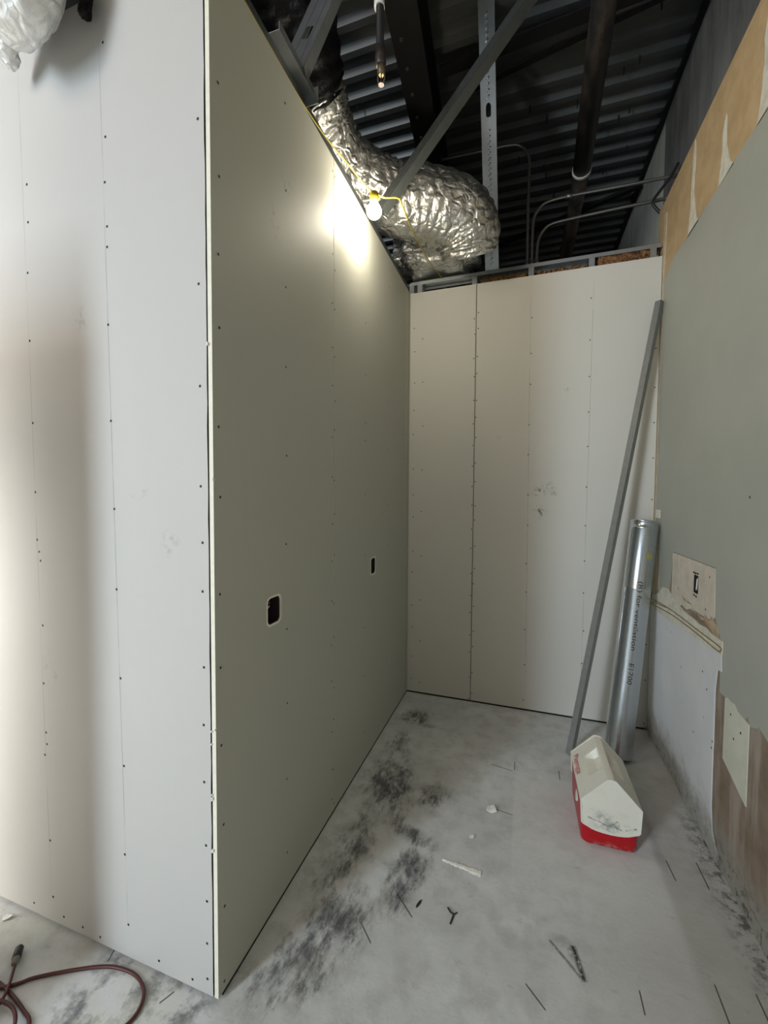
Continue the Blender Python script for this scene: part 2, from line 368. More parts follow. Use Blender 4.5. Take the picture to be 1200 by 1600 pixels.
def ragged(p, q, n, amp, seed=0):
    R_ = random.Random(seed); out = []
    for i in range(n):
        t = i/n; out.append((p[0]+(q[0]-p[0])*t + R_.uniform(-amp, amp)*(1 if i else 0), p[1]+(q[1]-p[1])*t + R_.uniform(-amp, amp)*(1 if i else 0)))
    return out
def screws(name, pts3, normal, parent, rad=.0042):
    bm = bmesh.new(); n = Vector(normal); s, u = frame(n)
    for p in pts3:
        p = Vector(p); c = bm.verts.new(p + n*.0012); rg = [bm.verts.new(p + (s*math.cos(2*PI*j/8)+u*math.sin(2*PI*j/8))*rad + n*.0004) for j in range(8)]
        for j in range(8): bm.faces.new((c, rg[j], rg[(j+1) % 8]))
    return obj(name, bm, M['screw'], parent, kind='stuff')
def c_stud(p0, p1, wdt, dep, face, holes=(), lip=.008, th=.0015):
    """C-section from p0 to p1; web centred on the axis and facing `face`, flanges behind it; holes = (distance, length, width)"""
    p0, p1 = Vector(p0), Vector(p1); ax = (p1-p0); L = ax.length; ax.normalize()
    fn = Vector(face); fn = (fn - ax*fn.dot(ax)).normalized(); sd = ax.cross(fn)
    to3 = lambda a, b: p0 + sd*a + ax*b
    hl = [[(-w_/2, d_), (-w_/2, d_+l_*.75), (-w_*.25, d_+l_), (w_*.25, d_+l_), (w_/2, d_+l_*.75), (w_/2, d_), (w_*.25, d_-l_*.12), (-w_*.25, d_-l_*.12)] for d_, l_, w_ in holes]
    bm = poly_slab([(-wdt/2, 0), (wdt/2, 0), (wdt/2, L), (-wdt/2, L)], hl, to3, fn, th)
    def slab(a0, a1, n0, n1):
        vs = [bm.verts.new(p0 + sd*a + fn*n + ax*l) for l in (0, L) for (a, n) in ((a0, n0), (a1, n0), (a1, n1), (a0, n1))]
        for q in ((0, 1, 2, 3), (7, 6, 5, 4), (0, 4, 5, 1), (1, 5, 6, 2), (2, 6, 7, 3), (3, 7, 4, 0)): bm.faces.new([vs[i] for i in q])
    for s_ in (-1, 1):
        slab(s_*wdt/2, s_*(wdt/2-th), 0, -dep); slab(s_*(wdt/2-th), s_*(wdt/2-lip), -dep, -dep+th)
        slab(s_*wdt*.17, s_*wdt*.23, 0, .0015)
    bmesh.ops.recalc_face_normals(bm, faces=bm.faces[:])
    return bm

# ---------------------------------------------------------------- setting: floor and wall behind
fl = obj('floor', box((-5, -3.7, -.15), (4.0, 7.0, 0)), M['floor'], kind='structure', label='grey concrete floor smeared with black adhesive and white dust')

XL, YN, YB, XR, ZT = -.825, .958, 3.03, .773, 2.974
# partition on the left (long face turned to the alcove)
WL = empty('wall_left', 'left partition of bare grey drywall with a bulb glowing at its top', kind='structure')
def board(name, parent, mat, a0, a1, plane, axis, sgn, z0=.012, z1=ZT, th=.0135, holes=(), wob=0.0, seed=1):
    """axis 'x': board lies in plane y=plane spanning x; axis 'y': plane x=plane spanning y; sgn = direction of the visible face"""
    if axis == 'y': to3 = lambda a, b: Vector((plane, a, b)); n = (sgn, 0, 0)
    else: to3 = lambda a, b: Vector((a, plane, b)); n = (0, sgn, 0)
    R_ = random.Random(seed)
    outer = [(a0, z0), (a1, z0)]
    if wob:
        k_ = 46; outer += [(a1 + R_.uniform(-wob, wob), z0+(z1-z0)*i/k_) for i in range(1, k_)]
    outer += [(a1, z1), (a0, z1)]
    bm = poly_slab(outer, holes, to3, n, th)
    for fc in bm.faces:
        if abs(fc.normal.dot(Vector(n))) < .5: fc.material_index = 1
    return obj(name, bm, [mat, M['gypsum']], parent)
h1 = rrect(1.253, 1.093, .078, .092, .018); h2 = rrect(2.266, 1.087, .074, .092, .018)
board('drywall_board', WL, M['dw_left'], YN, 1.7275, XL, 'y', 1, holes=[h1])
board('drywall_board', WL, M['dw_left'], 1.7325, 2.9375, XL, 'y', 1, holes=[h2])
board('drywall_board', WL, M['dw_left'], 2.9420, YB-.002, XL, 'y', 1)
# paper rims of the cut outlet holes
for (cy, cz, wy, wz) in ((1.253, 1.093, .078, .092), (2.266, 1.087, .074, .092)):
    bm = poly_slab(rrect(cy, cz, wy+.012, wz+.012, .021), [rrect(cy, cz, wy, wz, .018)], lambda a, b: Vector((XL+.0012, a, b)), (1, 0, 0), .002)
    obj('cut_paper_rim', bm, M['paper_tear'], WL)
    bm = poly_slab(rrect(cy, cz, wy-.001, wz-.001, .0175), [rrect(cy, cz, wy-.004, wz-.004, .016)], lambda a, b: Vector((XL-.0030, a, b)), (1, 0, 0), .0615)
    add_box(bm, (XL-.068, cy-wy/2-.003, cz-wz/2-.003), (XL-.0645, cy+wy/2+.003, cz+wz/2+.003))
    b = obj('outlet_box', bm, M['box_dark'], WL)
    obj('wire', tube(spline([(XL-.06, cy-.02, cz-.01), (XL-.03, cy-.01, cz+.015), (XL-.025, cy+.012, cz+.022), (XL-.05, cy+.02, cz+.03)], 6), .0028, 8), M['copper'], b)
    obj('wire', tube(spline([(XL-.06, cy-.015, cz+.03), (XL-.035, cy, cz-.0), (XL-.03, cy+.016, cz+.008)], 6), .0025, 8), M['white_plastic'], b)
for yy in (1.730, 2.940): obj('joint_gap', box((XL-.0132, yy-.0024, .013), (XL-.0030, yy+.0024, ZT-.001)), M['dark'], WL)
SL = []
for i in range(13): SL.append((XL, .985 + random.uniform(-.006, .008), .06+i*.235+random.uniform(-.03, .03)))
for i in range(10): SL.append((XL, 1.336+random.uniform(-.004, .004), .12+i*.305+random.uniform(-.04, .04)))
for s_ in (-.012, .012):
    for i in range(16): SL.append((XL, 1.73+s_+random.uniform(-.003, .003), .05+i*.19+random.uniform(-.04, .04)))
for yy in (2.13, 2.53):
    for i in range(9): SL.append((XL, yy+random.uniform(-.004, .004), .15+i*.33+random.uniform(-.05, .05)))
for i in range(14): SL.append((XL, 2.925, .08+i*.21+random.uniform(-.05, .05)))
screws('screws', SL, (1, 0, 0), WL)
# framing of the left partition: studs, top track, dark bottom track as gap shade
for i, yy in enumerate((1.0, 1.336, 1.73, 2.13, 2.53, 2.93)):
    obj('stud', c_stud((XL-.0155-.046, yy-.02, .004), (XL-.0155-.046, yy-.02, 3.03), .090, .038, (0, -1, 0)), M['galv'], WL)
obj('top_track', (lambda bm: (add_box(bm, (XL-.108, YN+.02, 3.031), (XL-.0148, 3.14, 3.0335)), add_box(bm, (XL-.0165, YN+.02, 2.996), (XL-.0148, 3.14, 3.031)), add_box(bm, (XL-.108, YN+.02, 2.996), (XL-.1063, 3.14, 3.031)), bm)[-1])(bmesh.new()), M['galv_dull'], WL)
obj('gap_shade_track', box((XL-.105, YN+.02, .0005), (XL-.0012, YB, .0115)), M['dark'], WL)  # near-black strip flush in the floor gap; its colour stands in for shade
obj('back_board', box((XL-.125, YN+.02, .01), (XL-.112, 6.6, 2.90)), M['dw_left'], WL)
# torn paper edge where the two boards meet at the near corner
bm = bmesh.new(); R_ = random.Random(5)
for i in range(9):
    zz = R_.choice((.75, .78, .80, .62, .6, .36, .30, 1.1, .2, 1.55, 1.9, .45, .5, 2.2)) + R_.uniform(-.03, .03); xx = XL + R_.choice((-.013, .0)); l = R_.uniform(.003, .010)
    add_box(bm, (xx-.002, YN-.006, zz), (xx+R_.uniform(.001, .0035), YN+.001, zz+l), .0008)
obj('torn_paper_bits', bm, M['paper_tear'], WL, kind='stuff')

# partition face turned toward the camera, left of the corner
WF = empty('wall_front', 'bright white drywall face left of the near corner', kind='structure')
XC = XL-.0135-.0055
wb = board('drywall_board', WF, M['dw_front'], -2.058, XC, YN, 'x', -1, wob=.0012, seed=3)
wb.data.materials[1] = M['gap_shade_edge']  # edge coloured dark so the corner gap looks shaded
board('drywall_board', WF, M['dw_front'], -3.28, -2.061, YN, 'x', -1)
board('drywall_board', WF, M['dw_front'], -4.5, -3.283, YN, 'x', -1)
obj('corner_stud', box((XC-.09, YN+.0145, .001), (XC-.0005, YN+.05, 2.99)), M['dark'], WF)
obj('top_track', (lambda bm: (add_box(bm, (-4.5, YN+.0145, 2.99), (XC, YN+.017, 3.03)), add_box(bm, (-4.5, YN+.0145, 3.03), (XC, YN+.107, 3.0325)), bm)[-1])(bmesh.new()), M['galv_dull'], WF)
obj('gap_shade_track', box((-4.5, YN+.016, .0005), (XC-.095, YN+.105, .030)), M['dark'], WF)  # near-black track behind the floor gap, shade put into its colour
SF = []
for z_ in (2.88, 2.52, 2.08, 1.80, 1.52, 1.36, 1.22, 1.0, .83, .66, .47, .30, .17, .06): SF.append((XC-.022+random.uniform(-.004, .003), YN, z_))
for z_ in (2.83, 2.56, 2.43, 2.30, 2.24, 2.01, 1.72, 1.45, 1.2, .92, .64, .35, .12): SF.append((-1.2-(z_-1.5)*.012+random.uniform(-.004, .01), YN, z_))
for z_ in (2.5, 2.38, 2.22, 2.0, 1.73, 1.5, 1.34, 1.30, 1.27, 1.05, .85, .68, .64, .60, .30, .1): SF.append((-1.55-(z_-1.5)*.015+random.uniform(-.008, .01), YN, z_))
for x_ in (-1.62, -1.47, -1.38, -1.30, -1.05, -.92): SF.append((x_, YN, .03+random.uniform(0, .02)))
screws('screws', SF, (0, -1, 0), WF)

# back partition of the alcove
WB = empty('wall_back', 'back partition of bare drywall with open steel track above it', kind='structure')
board('drywall_board', WB, M['dw_back'], XL+.001, -.3485, YB, 'x', -1)
board('drywall_board', WB, M['dw_back'], -.3438, .771, YB, 'x', -1)
obj('joint_gap', box((-.3484, YB+.003, .013), (-.3439, YB+.0132, ZT-.001)), M['dark'], WB)
SB = []
for xx, n_, off in ((-.79, 14, .08), (-.725, 9, .1), (-.357, 19, .05), (-.335, 19, .09), (.02, 12, .1), (.385, 12, .14), (.755, 12, .06)):
    for i in range(n_): SB.append((xx + random.uniform(-.004, .004), YB, off + i*(2.86/n_) + random.uniform(-.03, .03)))
screws('screws', SB, (0, -1, 0), WB)
obj('top_track', (lambda bm: (add_box(bm, (XL, YB+.0145, 3.057), (XR+.0, YB+.106, 3.060)), add_box(bm, (XL, YB+.0145, 3.036), (XR, YB+.0165, 3.057)), add_box(bm, (XL, YB+.104, 3.036), (XR, YB+.106, 3.057)), bm)[-1])(bmesh.new()), M['galv'], WB)
for xx in (-.80, -.74, -.345, .03, .40, .745):
    obj('stud', c_stud((xx, YB+.060, .004), (xx, YB+.060, 3.054), .088, .036, (1, 0, 0)), M['galv'], WB)
obj('gap_shade_track', box((XL, YB+.0012, .0005), (XR-.02, YB+.105, .0115)), M['dark'], WB)  # near-black strip again, shade of the floor gap put into its colour
obj('back_board', box((XL, YB+.112, .01), (XR, YB+.125, 2.93)), M['dw_back'], WB)
def fluffy(name, lo, hi, mat, parent, amp=.012, n=18, **p):
    bm = bmesh.new(); bmesh.ops.create_cube(bm, size=1.0); bmesh.ops.subdivide_edges(bm, edges=bm.edges[:], cuts=n, use_grid_fill=True)
    lo, hi = Vector(lo), Vector(hi)
    for v in bm.verts:
        v.co = Vector([lo[i]+(v.co[i]+.5)*(hi[i]-lo[i]) for i in range(3)])
        v.co += Vector(noise.noise_vector(v.co*22))*amp + Vector(noise.noise_vector(v.co*70))*amp*.5
    return obj(name, bm, mat, parent, smooth=True, **p)
for (x0, x1, z1) in ((-.325, -.02, 3.018), (.05, .36, 3.006), (.42, .72, 3.040)):
    fluffy('insulation_batt', (x0, YB+.022, 2.72), (x1, YB+.10, z1), M['insul'], WB, .013)

# right wall: furred partition of old board with paint, patches, compound
WR = empty('wall_right', 'right wall of old painted board with torn paper, patches and compound', kind='structure')
def rp(name, outer, mat, x, th, holes=(), parent=WR):
    bm = poly_slab(outer, holes, lambda a, b: Vector((x, a, b)), (-1, 0, 0), th); return obj(name, bm, mat, parent)
rp('brown_paper_board', [(-3.55, 2.78), (3.14, 2.78), (3.14, 3.30), (-3.55, 3.30)], M['brown_top'], .7760, .013)
oh = rrect(2.318, 1.089, .052, .085, .006)
rp('brown_paper_board', [(-3.55, .001), (3.14, .001), (3.14, 2.779), (-3.55, 2.779)], M['brown_low'], .7760, .013, [oh])
low = [(3.028, .86)] + ragged((2.9, .90), (2.66, .955), 5, .006, 2) + [(2.655, 1.20), (2.118, 1.20)] + ragged((2.105, .99), (2.045, .90), 4, .01, 3) + [(2.035, .70)] + ragged((1.99, .702), (1.70, .70), 12, .022, 4) + ragged((1.66, .69), (.8, .63), 26, .02, 6) + [(-3.55, .62)]
rp('painted_skin', low + [(-3.55, 2.85)] + ragged((-3.0, 2.852), (2.93, 2.852), 50, .003, 9) + [(2.99, 2.80), (2.99, 1.3), (3.0, 1.2), (3.028, 1.15)], M['paint'], .7735, .0024)
rp('tan_compound_strip', [(3.028, .9), (3.028, 3.22), (2.975, 3.20), (2.99, 2.86), (2.994, 1.9), (2.99, 1.3), (2.93, 1.1), (2.87, .95)], M['mudtan'], .7728, .003)
rp('outlet_patch', [(2.655, .955), (2.655, 1.195), (2.45, 1.197), (2.122, 1.196), (2.110, .99)] + ragged((2.13, .97), (2.62, .93), 8, .012, 11), M['outletpatch'], .7722, .0035, [oh])
rp('torn_paper', ragged((2.50, 1.0), (2.10, .905), 10, .018, 12) + [(2.06, .90), (2.08, .96), (2.14, .985)] + ragged((2.16, .96), (2.48, .99), 9, .02, 13), M['torn'], .7719, .003)
rp('drywall_patch', [(3.026, .03), (3.026, .86), (2.03, .875), (2.022, .79), (2.06, .785), (2.072, .72)] + ragged((2.075, .70), (2.07, .15), 14, .0015, 14) + ragged((2.05, .10), (1.95, .02), 4, .01, 15) + [(2.0, .008), (2.9, .008)], M['patch'], .7705, .005)
rp('joint_compound_band', ragged((3.026, .80), (2.03, .855), 14, .006, 16) + [(2.022, .86), (2.022, .915)] + ragged((2.05, .915), (2.6, .935), 8, .007, 17) + [(2.66, .965), (2.72, .985), (2.80, .975), (2.86, .93)] + ragged((2.9, .915), (3.02, .88), 4, .006, 18), M['mud'], .7688, .006)
for pts in ([(.768, 3.02, .855), (.767, 2.85, .872), (.767, 2.60, .885), (.767, 2.25, .887), (.767, 2.04, .888), (.767, 2.028, .875), (.767, 2.06, .866), (.767, 2.3, .868), (.767, 2.6, .862), (.767, 2.85, .842), (.768, 3.02, .826)],
            [(.768, 3.02, .835), (.767, 2.86, .86), (.767, 2.72, .875)]):
    obj('loose_tape_edge', tube(spline(pts, 8), .0022, 6), M['amber'], WR)
rp('drywall_insert', [(1.984, .455), (1.984, .700)] + ragged((1.96, .712), (1.80, .692), 6, .008, 19) + [(1.797, .69), (1.795, .390)], M['scrapboard'], .7722, .0035)
for a in (((2.56, 2.84), (2.555, 3.27)), ((2.20, 2.845), (2.20, 3.10)), ((1.875, 2.845), (1.875, 3.2)), ((1.2, 2.845), (1.2, 3.0))):
    (y0, z0), (y1, z1) = a
    outer = [(y0+.05, z0+.002), (y0+.035, z0+.06)] + ragged((y0+.022, z0+.12), (y1+.012, z1), 6, .006, int(y0*100)) + [(y1-.004, z1+.02)] + ragged((y1-.015, z1), (y0-.022, z0+.12), 6, .006, int(y0*77)) + [(y0-.06, z0+.04), (y0-.10, z0+.002)]
    rp('compound_streak', outer, M['mud'], .7735, .003)
rp('corner_plate', [(2.905, 1.37), (2.905, 1.42), (2.985, 1.42), (2.985, 1.37)], M['paper_tear'], .7700, .004)
bm = poly_slab(rrect(2.318, 1.089, .0515, .0845, .006), [rrect(2.318, 1.089, .048, .081, .005)], lambda a, b: Vector((.7712, a, b)), (-1, 0, 0), .06); add_box(bm, (.790, 2.318-.0255, 1.089-.042), (.835, 2.318+.0255, 1.089+.042)); b = obj('outlet_box', bm, M['box_dark'], WR)
obj('wire', tube(spline([(.785, 2.330, 1.070), (.776, 2.322, 1.062), (.773, 2.312, 1.075), (.772, 2.306, 1.095), (.775, 2.312, 1.112), (.784, 2.325, 1.118)], 6), .0032, 8), M['white_plastic'], b)
obj('wire', tube(spline([(.785, 2.30, 1.06), (.780, 2.308, 1.09), (.785, 2.33, 1.11)], 6), .0028, 8), M['copper'], b)
bm = bmesh.new()
for yy, zz in ((2.30, 1.142), (2.325, 1.139), (2.345, 1.141), (2.335, 1.035), (2.31, 1.033)): add_box(bm, (.7695, yy-.007, zz-.004), (.772, yy+.007, zz+.004), .001)
obj('mounting_tab', bm, M['box_dark'], WR)
SR = [(.7733, 1.86, 1.50), (.770, 2.075, .47), (.770, 2.08, .44), (.7702, 2.28, .40), (.772, 1.93, .66), (.772, 1.85, .63), (.772, 1.90, .58), (.772, 2.17, 1.15), (.772, 2.2, 1.0), (.770, 2.2, .72), (.770, 2.15, .66), (.772, 2.55, 1.02)]
screws('screws', SR, (-1, 0, 0), WR, .005)
# chipped gouge near the base
bm = tube(spline([(.7755, 1.60, .20), (.775, 1.57, .175), (.775, 1.55, .185), (.7755, 1.535, .22), (.7757, 1.52, .235)], 6), [.003+.004*math.sin(PI*i/24) for i in range(25)], 6)
obj('gouge', bm, M['dark'], WR)
obj('top_track', box((.790, -3.55, 3.262), (.880, 3.14, 3.30)), M['galv_dull'], WR)
obj('end_stud', c_stud((.835, 3.15, .003), (.835, 3.15, 3.26), .090, .035, (0, 1, 0)), M['galv'], WR)

# demising wall behind, up to the deck and beyond the alcove
WO = empty('wall_outer', 'dark grey sheathed wall rising behind the brown board to the deck', kind='structure')
for y0, y1, m in ((-3.55, -1.30, 'outer_dark'), (-1.297, 1.20, 'outer_dark'), (1.203, 3.66, 'outer_dark'), (3.663, 5.2, 'outer_pale'), (5.203, 6.75, 'outer_pale')):
    obj('sheathing_panel', box((.925 if m == 'outer_dark' else .932, y0, .01), (.95, y1, 4.36)), M[m], WO)
WX = empty('wall_far', 'dark wall far behind the back partition', kind='structure')
obj('sheathing_panel', box((-5, 6.8, 0), (1.0, 6.85, 4.4)), M['outer_dark'], WX)
# shop walls behind the camera with one storefront opening
WK = empty('wall_rear', 'grey shop wall behind the camera with a tall storefront opening', kind='structure')
to3 = lambda a, b: Vector((a, -3.6, b))
obj('rear_board', poly_slab([(-5, .002), (.95, .002), (.95, 4.36), (-5, 4.36)], [[(-3.52, .2), (-2.58, .2), (-2.58, 3.55), (-3.52, 3.55)]], to3, (0, 1, 0), .1), M['outer_dark'], WK)
WS = empty('wall_side_far', 'grey shop wall far to the left', kind='structure')
obj('side_board', box((-5.05, -3.6, .002), (-5.0, 6.8, 4.36)), M['outer_dark'], WS)

# corrugated steel deck
CE = empty('ceiling', 'dark corrugated steel roof deck with ribs running left to right', kind='structure')
prof = [(0, 0), (.040, 0), (.054, .04), (.136, .04), (.150, 0)]
bm = bmesh.new(); X0, X1 = -5.0, 1.0; P = []
for i in range(6):
    for (a, z_) in prof[:-1]: P.append((i*.15+a, z_))
P.append((.90, 0))
for th in (0,):
    L_ = [bm.verts.new((X0, a, z_)) for a, z_ in P]; R2 = [bm.verts.new((X1, a, z_)) for a, z_ in P]
    LT = [bm.verts.new((X0, a, z_+.003)) for a, z_ in P]; RT = [bm.verts.new((X1, a, z_+.003)) for a, z_ in P]
    for i in range(len(P)-1):
        bm.faces.new((L_[i], R2[i], R2[i+1], L_[i+1])); bm.faces.new((LT[i+1], RT[i+1], RT[i], LT[i]))
first = None
for i in range(12):
    if first is None: first = obj('deck_panel', bm, M['deck'], CE); first.location = (0, -3.6, 4.30)
    else:
        o = first.copy(); C.objects.link(o); o.location = (0, -3.6+i*.9, 4.30 - .0006*(i % 2)); 
bm = bmesh.new()
R_ = random.Random(11)
for (x_, y_) in ((-.02, 3.3), (.10, 3.42), (.30, 3.36), (.34, 3.6), (-.1, 3.75), (.56, 3.2), (.64, 3.15), (.50, 3.62), (.60, 3.58), (.66, 3.52), (.62, 2.5), (.68, 2.85), (.58, 4.1), (.2, 4.3), (.72, 3.9), (-1.2, 2.9), (-.9, 3.5), (-.3, 3.9), (.05, 2.4), (.1, 3.9), (.12, 4.0)):
    add_tube(bm, [(x_, y_, 4.31), (x_, y_, 4.255)], .004, 6)
obj('roofing_screws', bm, M['dark'], CE, kind='stuff')
obj('deck_angle', box((.898, -3.55, 4.262), (.924, 6.75, 4.298)), M['black_steel'], CE)
obj('roof_insulation', box((-5.0, -3.6, 4.345), (1.0, 7.2, 4.40)), M['dark'], CE)

# ---------------------------------------------------------------- overhead things
# roof beam (wide flange) with splice bolts
BM = empty('roof_beam', 'black steel roof beam running away under the deck', 'beam')
ang = math.atan2(-.07, 1.0)
def beam_bm():
    bm = bmesh.new()
    def rb(x0, x1, z0, z1):
        vs = []
        for y_ in (-3.5, 6.7):
            cx = -.635 - .07*(y_-2.08)
            for (a, b_) in ((x0, z0), (x1, z0), (x1, z1), (x0, z1)): vs.append(bm.verts.new((cx+a, y_, b_)))
        for q in ((0, 1, 2, 3), (7, 6, 5, 4), (0, 4, 5, 1), (1, 5, 6, 2), (2, 6, 7, 3), (3, 7, 4, 0)): bm.faces.new([vs[i] for i in q])
    return bm, rb
bm, rb = beam_bm(); rb(-.082, .082, 3.95, 3.962); bmesh.ops.recalc_face_normals(bm, faces=bm.faces[:]); obj('bottom_flange', bm, M['black_steel'], BM)
bm, rb = beam_bm(); rb(-.005, .005, 3.962, 4.286); bmesh.ops.recalc_face_normals(bm, faces=bm.faces[:]); obj('web', bm, M['black_steel'], BM)
bm, rb = beam_bm(); rb(-.082, .082, 4.286, 4.298); bmesh.ops.recalc_face_normals(bm, faces=bm.faces[:]); obj('top_flange', bm, M['black_steel'], BM)
for i in range(8):
    y_ = 2.25+i*.16; cx = -.635-.07*(y_-2.08)-.03
    b = obj('bolt', tube([(cx, y_, 3.951), (cx, y_, 3.938)], .010, 6), M['galv_dull'], BM)

def rod(name, label, p, q, rad, mat, cat, sq=False):
    t = (Vector(q)-Vector(p)).normalized(); s, u = frame(t)
    bm = bmesh.new()
    vs = [bm.verts.new(Vector(e)+s*a*rad+u*b_*rad) for e in (p, q) for (a, b_) in ((-1, 1), (-1, -1), (1, -1), (1, -.75), (-.75, -.75), (-.75, 1))]
    for i in range(6): bm.faces.new((vs[i], vs[(i+1) % 6], vs[6+(i+1) % 6], vs[6+i]))
    bm.faces.new(vs[:6][::-1]); bm.faces.new(vs[6:]); bmesh.ops.recalc_face_normals(bm, faces=bm.faces[:])
    return obj(name, bm, mat, None, label=label, category=cat)
rod('angle_brace', 'heavy black angle brace crossing the deck in front of the vertical stud top', (-.56, 2.75, 4.235), (.90, 2.64, 4.235), .042, M['black_steel'], 'brace')
rod('angle_brace', 'thin black angle brace just beyond the heavy one, meeting the drain pipe', (-.40, 2.99, 4.262), (.90, 2.74, 4.262), .015, M['black_steel'], 'brace')
rod('angle_brace', 'black angle brace low behind the conduits near the far right corner', (-.60, 4.92, 4.22), (.91, 4.26, 4.22), .028, M['black_steel'], 'brace')

# large drain pipe
DP = empty('drain_pipe', 'dark rusty steel pipe with a pale coupling ring hung under the deck', 'pipe')
obj('upper_run', tube([(.235, -.6, 3.8), (.306, 2.253, 3.8), (.336, 3.335, 3.8)], .059, 28), M['pipe'], DP)
obj('lower_run', tube([(.336, 3.335, 3.8), (.33, 4.6, 3.8), (.33, 6.79, 3.8)], .054, 28), M['pipe'], DP)
obj('coupling_ring', tube([(.336, 3.318, 3.8), (.336, 3.352, 3.8)], .063, 28), M['white_plastic'], DP, label='pale coupling ring')
for y_ in (1.6, 5.2):
    cx = .235+(y_+.6)*.0249 if y_ < 3 else .33
    bm = tube([(cx+.062*math.cos(a), y_, 3.8+.062*math.sin(a)) for a in [2*PI*i/24 for i in range(25)]], .005, 6, up=Vector((0, 1, 0))); add_tube(bm, [(cx, y_, 3.86), (cx, y_, 4.299)], .005, 8)
    obj('pipe_hanger', bm, M['black_steel'], DP)

# sprinkler drop
SP = empty('sprinkler_drop', 'black pipe dropping to a brass sprinkler head right of the black duct', 'sprinkler', (-.596, 1.7, 3.2))
def sp(name, pts, rad, mat, seg=20, par=SP):
    bm = tube(pts, rad, seg); 
    return obj(name, bm, mat, par)
sp('drop_pipe', [(-.006, 0, .11), (-.012, 0, 1.095)], .0165, M['black_steel'])
sp('collar', [(-.0105, 0, .300), (-.011, 0, .335)], .0215, M['white_plastic'])
sp('reducer', [(-.003, 0, .065), (-.003, 0, .075), (-.004, 0, .11), (-.004, 0, .145)], [.018, .0225, .0225, .0185], M['pipe'])
hd = sp('sprinkler_head', [(0, 0, .030), (0, 0, .038), (0, 0, .052), (0, 0, .068)], [.010, .016, .018, .015], M['brass'])
for s_ in (-1, 1):
    sp('frame_arm', spline([(s_*.012, 0, .035), (s_*.015, 0, .018), (s_*.010, 0, .002), (0, 0, -.006)], 5), .003, M['brass'], 8, hd)
sp('deflector', [(0, 0, -.008), (0, 0, -.006)], [.012, .012], M['pipe'], 16, hd)
sp('glass_bulb', [(0, 0, .0), (0, 0, .012), (0, 0, .028)], [.002, .0032, .002], M['redcord'], 8, hd)

# conduits and their junction box
def conduit(pts, label, rad=.0105):
    bm = tube(spline(pts, 10), rad, 12)
    return obj('conduit', bm, M['emt'], None, label=label, category='conduit')
YC = 3.30
conduit([(-.018, YC, 3.155), (-.018, YC, 3.6), (-.016, YC, 3.86), (-.022, YC, 3.955), (-.07, YC, 4.035), (-.16, YC, 4.066), (-.40, YC, 4.075), (-1.2, YC, 4.10)], 'tallest conduit, bending left high above the junction box')
c2 = conduit([(.014, YC, 3.155), (.015, YC, 3.36), (.022, YC, 3.50), (.05, YC, 3.56), (.11, YC, 3.605), (.26, YC, 3.617), (.55, YC, 3.613), (.915, YC, 3.610)], 'middle conduit, bending right with the upper horizontal run')
obj('coupling', tube([(.235, YC, 3.6165), (.275, YC, 3.617)], .014, 12), M['galv'], c2)
conduit([(.046, YC, 3.155), (.048, YC, 3.26), (.056, YC, 3.345), (.085, YC, 3.405), (.14, YC, 3.445), (.26, YC, 3.457), (.55, YC, 3.468), (.90, YC, 3.475)], 'shortest conduit, bending right with the lower horizontal run')
JB = empty('junction_box', 'grey steel junction box behind the track where three conduits meet', 'electrical box', (.014, 3.30, 3.05))
obj('box_body', box((-.075, -.03, -.03), (.075, .03, .115), .003), M['galv_dull'], JB)
for x_ in (-.032, 0, .032): obj('connector', tube([(x_, 0, .112), (x_, 0, .16)], .015, 12), M['galv'], JB)
obj('bracket', box((-.10, -.1645, .0105), (.10, -.031, .0145)), M['galv_dull'], JB)
obj('black_cable', tube(spline([(.90, 3.26, 3.66), (.86, 3.25, 3.58), (.80, 3.25, 3.50), (.76, 3.24, 3.43), (.80, 3.24, 3.36), (.86, 3.24, 3.30), (.885, 3.22, 3.05), (.89, 3.22, 2.7)], 8), .009, 8), M['plug'], None, label='loose black cable looping behind the far right corner above the track', category='cable')

# steel studs
VS = empty('vertical_stud', 'bright galvanized stud rising from the back track to the deck', 'steel stud')
obj('stud_body', c_stud((-.247, 3.068, 3.062), (-.262, 2.52, 4.298), .092, .036, (.05, -1, -.35), holes=[(.84, .06, .030)]), M['knurl'], VS)
bm = bmesh.new(); p0 = Vector((-.247, 3.068, 3.062)); ax = (Vector((-.262, 2.52, 4.298))-p0).normalized(); fnv = Vector((.05, -1, -.35)); fnv = (fnv-ax*fnv.dot(ax)).normalized(); sd = ax.cross(fnv)
for i in range(46):
    l = .05+i*.0275
    if .79 < l < .93: continue
    c = p0+ax*l+fnv*.0008; e = ax*.008+sd*.007
    add_tube(bm, [c-e, c+e], .0042, 6)
obj('web_ridge', bm, M['duct_metal'], VS, kind='stuff')
DB = empty('diagonal_stud', 'dull grey stud braced diagonally from behind the bulb up to the deck', 'steel stud')
obj('stud_body', c_stud((-.776, 2.19, 3.052), (.455, 2.046, 4.29), .060, .050, (-.45, -.75, .10)), M['galv_dull'], DB)
US = empty('leaning_stud', 'galvanized stud with a punched hole leaning over the black duct at upper left', 'steel stud')
obj('stud_body', c_stud((-.835, 1.40, 3.06), (-.745, 1.72, 3.86), .092, .045, (.02, -.85, -.55), holes=[(.17, .075, .038), (.60, .075, .038)]), M['galv'], US)
bm = bmesh.new(); add_box(bm, (-.875, 1.26, 3.036), (-.800, 1.50, 3.039)); add_box(bm, (-.802, 1.26, 3.039), (-.800, 1.50, 3.064)); add_box(bm, (-.875, 1.26, 3.039), (-.873, 1.50, 3.064)); add_box(bm, (-.840, 1.498, 3.000), (-.782, 1.501, 3.062))
obj('foot_bracket', bm, M['galv'], US)

